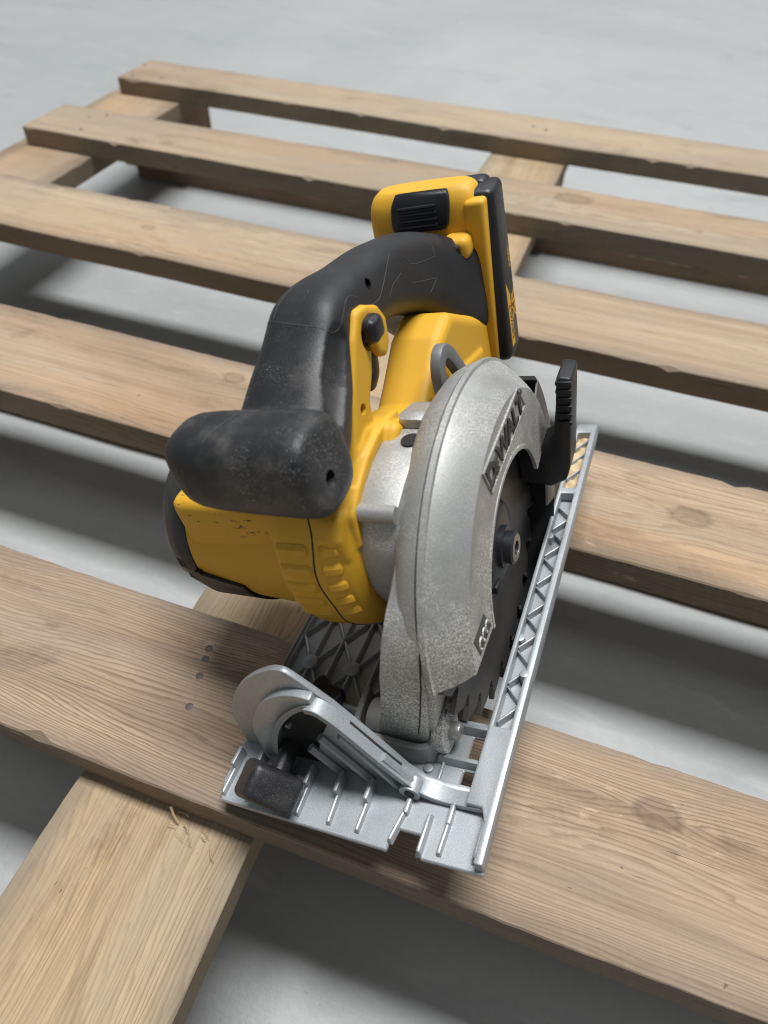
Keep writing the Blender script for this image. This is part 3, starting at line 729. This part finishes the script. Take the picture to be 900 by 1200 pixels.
# ---- gear case ------------------------------------------------------------------------
gc = []
for k in range(0, 33):
    a = math.radians(148 + (360 - 148) * k / 32)
    gc.append((MY + 52 * math.cos(a), MZ + 52 * math.sin(a)))
gc += [(172, 112), (150, 124), (131, 129.4), (120, 131.5), (110, 132), (99, 131), (88, 128.2), (79, 124.6)]
gcase = part('gear_case', poly(gc, [], -56, -36, 'x', 1.0, 2), 'cast', saw, 30)
part('case_ledge', tube([(-53.6, 77.8, 121.4), (-37, 77.8, 121.4)], 3.8, 20), 'cast', gcase)
part('case_tab', box(-49, -38, 120, 127, 128, 136, 1.5), 'cast', gcase)
part('case_hole', cyl((-40.5, 111, 126), (-40.5, 111, 132.6), 4.2, 20), 'black_metal', gcase)
part('case_slot', box(-46.5, -41, 69.5, 74, 78, 83, .3), 'black_metal', gcase)

# ---- yellow housing: neck, saddle and gear ring -------------------------------------------
ring_p = [(-54.2, 10), (-54.2, 52.5), (-55.2, 55), (-58, 58.6), (-62, 61.3), (-67, 62.8), (-78, 63.8), (-84, 63.8), (-88, 62.4), (-89.5, 60), (-90.5, 54), (-92, 10)]
ringb = lathe(ring_p, 138, 330, MY, MZ, 90)
neck = poly([(80, 118), (86, 126), (97, 142), (108, 160), (118, 174), (127, 182), (137, 180), (139, 170), (132, 166), (126, 155), (118, 147), (116, 138), (120, 130), (120, 100), (90, 95)], [], -88, -57, 'x', 1.6, 2)
sadl = poly([(100, 100), (104, 128), (118, 136), (128, 129), (140, 122), (152, 121), (166, 129), (182, 139), (200, 143), (225, 128), (256, 110), (256, 82), (225, 80), (190, 84), (150, 92)], [], -76, -48.5, 'x', 5, 3)
sadr = poly([(100, 96), (102, 124), (116, 137), (130, 129), (150, 118), (190, 116), (235, 104), (235, 84), (150, 92)], [], -62, -47.0, 'x', 3, 3)
foot = loft([(-77.5, 262, 82, 29, 12, 90, 4.5), (-77, 262, 100, 30.5, 12.5, 90, 5), (-76.5, 262, 140, 30.5, 12.5, 90, 5), (-76.5, 262.2, 162, 30.5, 12.3, 90, 5), (-76.5, 263, 174, 30, 11.5, 90, 4.5), (-76.5, 264, 180, 28, 9.8, 90, 4), (-76.5, 264.5, 182.8, 24.5, 7.5, 90, 3.4)], 56, 5)
trigb = poly([(124, 180), (136, 180), (148, 174), (153, 166), (151, 156), (145, 151), (139, 155), (137, 163), (124, 160)], [], -68, -58.5, 'x', 2, 2)
flm = poly([(70, 108), (72, 124), (82, 130), (95, 135.5), (108, 137.5), (120, 137), (130, 134.5), (130, 130), (118, 132), (106, 131), (90, 127), (80, 121), (76, 108)], [], -64, -52.6, 'x', 1.2, 2)
fill = poly([(82, 100), (78, 118), (86, 127), (96, 138), (106, 141), (116, 138), (118, 110)], [], -66, -55.5, 'x', 2, 2)
shl = poly([(64, 104), (63, 118), (67, 126), (76, 128), (84, 122), (84, 100)], [], -90, -56, 'x', 3, 3)
cuts = [cyl((-66, 130.5, 170), (-50, 130.5, 170), 6.8, 24), cyl((-62, 110, 148), (-50, 109, 148.5), 2.4, 16)]
hs = link('housing', fuse([ringb, neck, sadl, sadr, foot, trigb, flm, fill, shl], 0.8, 4, cuts), 'yellow', saw)
hb = bvh_of(hs)
# battery foot rail
rail = box(-52, -41, 249, 263, 84, 176, 2.2, 3)
for v in rail.verts: v.co.x += (v.co.z - 172) * 0.045; v.co.y += (v.co.z - 130) * 0.02
part('battery_rail', rail, 'yellow', hs)
so = part('rail_socket', box(-64, -49.0, 239.5, 256, 150, 161.5, 3.6, 3), 'yellow', hs)
part('socket_hole', tube([(-59, 239.6, 157.6), (-56, 239.2, 157.2), (-53, 239.6, 157.6)], [1.6, 2.4, 1.6], 12), 'seam_dark', so)
# louvred release panel
rp = part('release_panel', loft([(-76.5, 250.6, 164.5, 14.5, 2.0, 85, 6), (-76.2, 250.9, 168, 16, 2.2, 85, 7), (-75.2, 252.6, 177, 16.2, 2.2, 76, 7), (-74.8, 254.6, 181.5, 14.6, 2.0, 66, 6)], 40, 4), 'glossy_black', hs)
for i in range(4):
    k = i / 3
    part('louvre', tube([(-87, 248.4 + 1.8 * k, 167 + 9.0 * k), (-66, 248.4 + 1.8 * k, 167.3 + 9.0 * k)], 1.0, 8), 'black_plastic', rp)
# embossed grips on the gear ring, moulding seam
for col_, (xa, xb_) in enumerate(((-86.0, -71.2), (-68.0, -58.6))):
    for a in (163, 171.5, 180, 188.5, 197):
        ar_ = math.radians(a)
        rad = 63.6 if col_ == 0 else 62.4
        pts = []
        for k in range(9):
            x_ = xa + (xb_ - xa) * k / 8
            pts.append((x_, MY + 60 * math.cos(ar_), MZ + 60 * math.sin(ar_)))
        pts = snap(hb, pts, -2.6, 2)
        n_ = len(pts)
        part('grip_pad', tube(pts, [4.1 * (1 - max(0, abs(2 * k / (n_ - 1) - 1) - .72) ** 2 * 7) for k in range(n_)], 10), 'yellow', hs)
pts = [(-69.5 + 0.9 * math.sin(k * 1.3), MY + 66 * math.cos(math.radians(150 + k * 7)), MZ + 66 * math.sin(math.radians(150 + k * 7))) for k in range(15)]
part('moulding_seam', tube(snap(hb, pts, -0.1, 3), 0.42, 6), 'seam_dark', hs)

# ---- motor barrel and vented cap -------------------------------------------------------------
QY, QZ = 113.0, 85.5
mot = lathe([(-86, 10), (-86, 46), (-92, 45.5), (-96, 44.6), (-118, 43.4), (-146, 42.4), (-149, 41.5), (-150, 10)], 0, 360, QY, QZ, 80)
mo = part('motor_housing', mot, 'yellow', saw, 30)
part('motor_flat', box(-146, -88, 72.5, 92, 96, 124, 5, 3), 'yellow', mo)
capp = [(-146, 10), (-146, 41.2), (-147.5, 42.6), (-153, 43), (-159, 41.2), (-164.5, 37), (-168, 31), (-169, 24), (-169, 10)]
R = []
for k in range(180):
    a = math.radians(k * 2); d = k * 2
    nt = 0.0
    if 176 < d < 275: nt = max(0.0, min(1.0, (math.sin((d - 188) / 14.5 * 2 * math.pi - 1.2) - 0.15) * 3))
    R.append([(x_, QY + (r_ - (7.5 * nt if x_ < -154 and r_ > 23 else 0)) * math.cos(a), QZ + (r_ - (7.5 * nt if x_ < -154 and r_ > 23 else 0)) * math.sin(a)) for x_, r_ in capp])
ec = part('end_cap', rings(R, False, True), 'black_plastic', saw, 30)
skirt = []
for k in range(41):
    a = math.radians(183 + 87 * k / 40); t = min(1, max(0, (k - 1) / 4)); e = -145 + 21 * t * (1 + 0.5 * max(0, (k - 12) / 28))
    skirt.append([(-148, QY + 42.2 * math.cos(a), QZ + 42.2 * math.sin(a)), (-148, QY + 44.6 * math.cos(a), QZ + 44.6 * math.sin(a)),
                  (e, QY + 44.8 * math.cos(a), QZ + 44.8 * math.sin(a)), (e + .4, QY + 42.2 * math.cos(a), QZ + 42.2 * math.sin(a))])
part('cap_skirt', rings(skirt), 'black_plastic', ec, 30)

# ---- rubber handle: front bar, neck, grip and collar ---------------------------------------------
bar_keys = []
for x_, r_ in ((-113.4, 5), (-112.9, 9.5), (-111.4, 12.8), (-108.6, 15.2), (-104, 16.6), (-96, 17.3), (-80, 17.8), (-64, 18.0), (-57, 17.9), (-53, 17.3), (-50.8, 16.0), (-49.8, 14.2), (-49.3, 11)):
    bar_keys.append([(x_ - 1.5 * math.sin(t), 66 + 0.94 * r_ * math.copysign(abs(math.cos(t)) ** .68, math.cos(t)), 154.6 + r_ * math.copysign(abs(math.sin(t)) ** .68, math.sin(t))) for t in [2 * math.pi * j / 48 for j in range(48)]])
fbar = rings(bar_keys)
neckr = loft([(-74, 70, 148, 23, 16, -45, 3.2), (-74.5, 84, 154, 21.5, 15.5, -42, 3.3), (-75.5, 100, 163.5, 19, 15, -38, 3.4), (-76, 113, 170.5, 17.5, 14.6, -32, 3.4), (-76.2, 124, 176.8, 16.6, 15.2, -18, 3.3),
              (-76.2, 136, 176.4, 16, 15.8, 8, 3.1), (-76.3, 152, 173.8, 15.4, 15.6, 16, 2.9), (-76.5, 175, 170, 14.6, 16.6, 17, 2.7), (-76.8, 198, 163.0, 15.0, 18.0, 18, 3.1), (-77, 216, 155, 18, 21, 20, 2.8),
              (-77.5, 231, 144, 24, 24.5, 20, 3.4), (-78, 242, 135, 29.5, 26, 13, 4.5), (-78, 249, 131.5, 31.5, 27, 6, 5.5), (-78, 254, 131, 31.8, 27.2, 3, 6)], 64, 6)
cuts = [cyl((-53, 63, 152), (-42, 61, 151), 3.1, 18), cyl((-70, 152, 181), (-52, 147, 184), 2.4, 14)]
carve = [tube([(-52.5, 84, 160), (-53.5, 98, 169), (-53.5, 112, 180), (-53, 120, 190)], [6, 9, 9, 5], 20), tube([(-100, 92, 162), (-100, 106, 172), (-101, 120, 184)], [7, 9, 7], 20),
         tube([(-76, 62, 193), (-76, 84, 188), (-76, 106, 201)], [9, 14, 9], 20, True, 1.0)]
hd = link('rubber_handle', fuse([fbar, neckr], 0.8, 3, cuts, carve=carve), 'rubber', saw)
rb = bvh_of(hd)
def seam(pts, r=0.26, mat='seam_light', lift=-0.05): part('rubber_seam', tube(snap(rb, pts, lift, 6), r, 6), mat, hd)
seam([(-93, 118, 182), (-85, 111, 188), (-75, 108, 189), (-66, 109, 186), (-60, 113, 180), (-58, 120, 184), (-58, 130, 188), (-59, 137, 182)])
seam([(-94, 80, 166), (-86, 74, 172), (-75, 73, 173), (-62, 73, 172), (-54, 78, 167), (-50, 84, 158)])
seam([(-84, 75, 172), (-88, 66, 173), (-92, 56, 170)])
seam([(-84, 130, 196), (-86, 120, 193), (-87, 112, 189)])
def chain(P_, n=5): return [tuple(Vector(P_[i]).lerp(Vector(P_[i + 1]), k / n)) for i in range(len(P_) - 1) for k in range(n)] + [tuple(P_[-1])]
for P_ in ([(-66, 182, 189), (-62, 182, 183), (-62, 163, 176), (-61, 155, 173), (-59, 139, 176)],
           [(-63, 186, 183), (-62, 196, 170), (-62, 202, 167), (-61, 220, 162), (-62, 222, 166), (-63, 218, 171)],
           [(-61, 166, 168), (-61, 172, 171), (-61, 184, 171), (-61, 192, 162), (-58, 216, 153), (-60, 208, 149)]):
    part('rubber_seam', tube(snap(rb, chain(P_), -0.05, 2), 0.22, 6), 'seam_light', hd)
# trigger and lock-off button
part('trigger', loft([(-68, 138, 162, 6, 6.5, 90, 3), (-68, 139, 154, 6, 6.5, 90, 3), (-68, 138, 146, 5.5, 6, 90, 3), (-68, 136.5, 141, 4, 3.5, 90, 3)], 28, 5), 'black_plastic', saw)
part('lock_button', loft([(-64, 131, 174, 7, 6.2, 0, 3.2), (-57, 131, 174.5, 4.5, 6.0, 0, 3.2), (-54.5, 131, 175, 3, 5, 0, 3)], 24, 4) if False else bev(box(-66, -51.5, 126, 137, 166.5, 177, 0), 3.2, 4), 'glossy_black', saw)

# ---- hanging hook ------------------------------------------------------------------------------
o_l = [(154, 112), (152.5, 130), (154, 139), (159, 144.5), (166.5, 144.5), (174, 138), (183, 125), (189, 114), (180, 108)]
i_l = [(160.5, 116), (159.5, 130), (160.5, 136), (163, 138.2), (166.5, 136.5), (171.5, 130), (178, 119), (174, 114)]
hk = poly([tuple(p)[:2] for p in catmull([Vector((a, b_, 0)) for a, b_ in o_l + o_l[:1]], 4)[:-1]], [[tuple(p)[:2] for p in catmull([Vector((a, b_, 0)) for a, b_ in i_l + i_l[:1]], 4)[:-1]]], -45.0, -40.0, 'x', 1.0, 2)
part('hanging_hook', hk, 'hook_grey', saw)

# ---- battery ---------------------------------------------------------------------------------------
b0 = box(-108, -37.8, 254, 277, 83, 178.5, 4.2, 3)
for v in b0.verts: v.co.y += (v.co.z - 130) * 0.06
bt = part('battery', b0, 'black_plastic', saw, 40)
part('battery_top', box(-64, -44, 268, 281, 168, 180.5, 4, 3), 'black_plastic', bt)
def side_print(s, y_, z_, size, rot, sx, mat, x_=-35.7, off=0.0):
    tb = text_mesh(s, size, 0.05, off, 0.0, sx)
    on_flat(tb, y_, z_, rot, x_); part('print', tb, mat, bt)
side_print('5.0Ah', 271.5, 132, 4.4, math.radians(86.6), 1.1, 'print_yellow', -37.78, off=0.06)
side_print('XR', 270.6, 103, 9, math.radians(86.6), 1.35, 'print_yellow', -37.78, off=0.18)
lab = part('battery_label', poly([(256.5, 90), (262.6, 90), (263.6, 106), (263.4, 120), (258.6, 128)], [], -39, -37.72, 'x', .1, 1), 'yellow', bt)
tb = text_mesh('DEWALT', 5.0, 0.06, 0.08, 0.0, 1.0); on_flat(tb, 262.0, 94, math.radians(86.6), -37.7); part('print', tb, 'letter_dark', bt)

# ------------------------------------------------------------------ wood splinters on the pallet
bm = bmesh.new(); rnd = random.Random(3)
base = Vector((-0.128, 0.0855, PT - 0.0205))
for i in range(8):
    a = rnd.uniform(-1.2, 0.4) ; p = base + Vector((rnd.uniform(-0.010, 0.018), rnd.uniform(-0.006, 0.005), 0)); p.y -= (p.x - base.x) * 0.25
    L = rnd.uniform(0.003, 0.007)
    d = Vector((math.cos(a), math.sin(a), rnd.uniform(-0.05, 0.35))).normalized() * L
    pts = [p, p + d * .5 + Vector((rnd.uniform(-.001, .001), rnd.uniform(-.001, .001), rnd.uniform(0.0, 0.002))), p + d]
    merge(bm, tube([q * 1000 for q in pts], rnd.uniform(0.15, 0.35), 5, True, 0.5))
merge(bm, tube([q * 1000 for q in (base + Vector((-0.008, 0.004, 0.007)), base + Vector((-0.006, 0.002, 0.004)), base + Vector((-0.003, 0.0, 0.0008)))], [0.7, 0.6, 0.4], 6, True, 0.5))
tag(link('wood_splinters', finish(bm, 60), 'splinter'), 'small tuft of pale wood splinters at the front edge of the nearest plank', 'splinters')
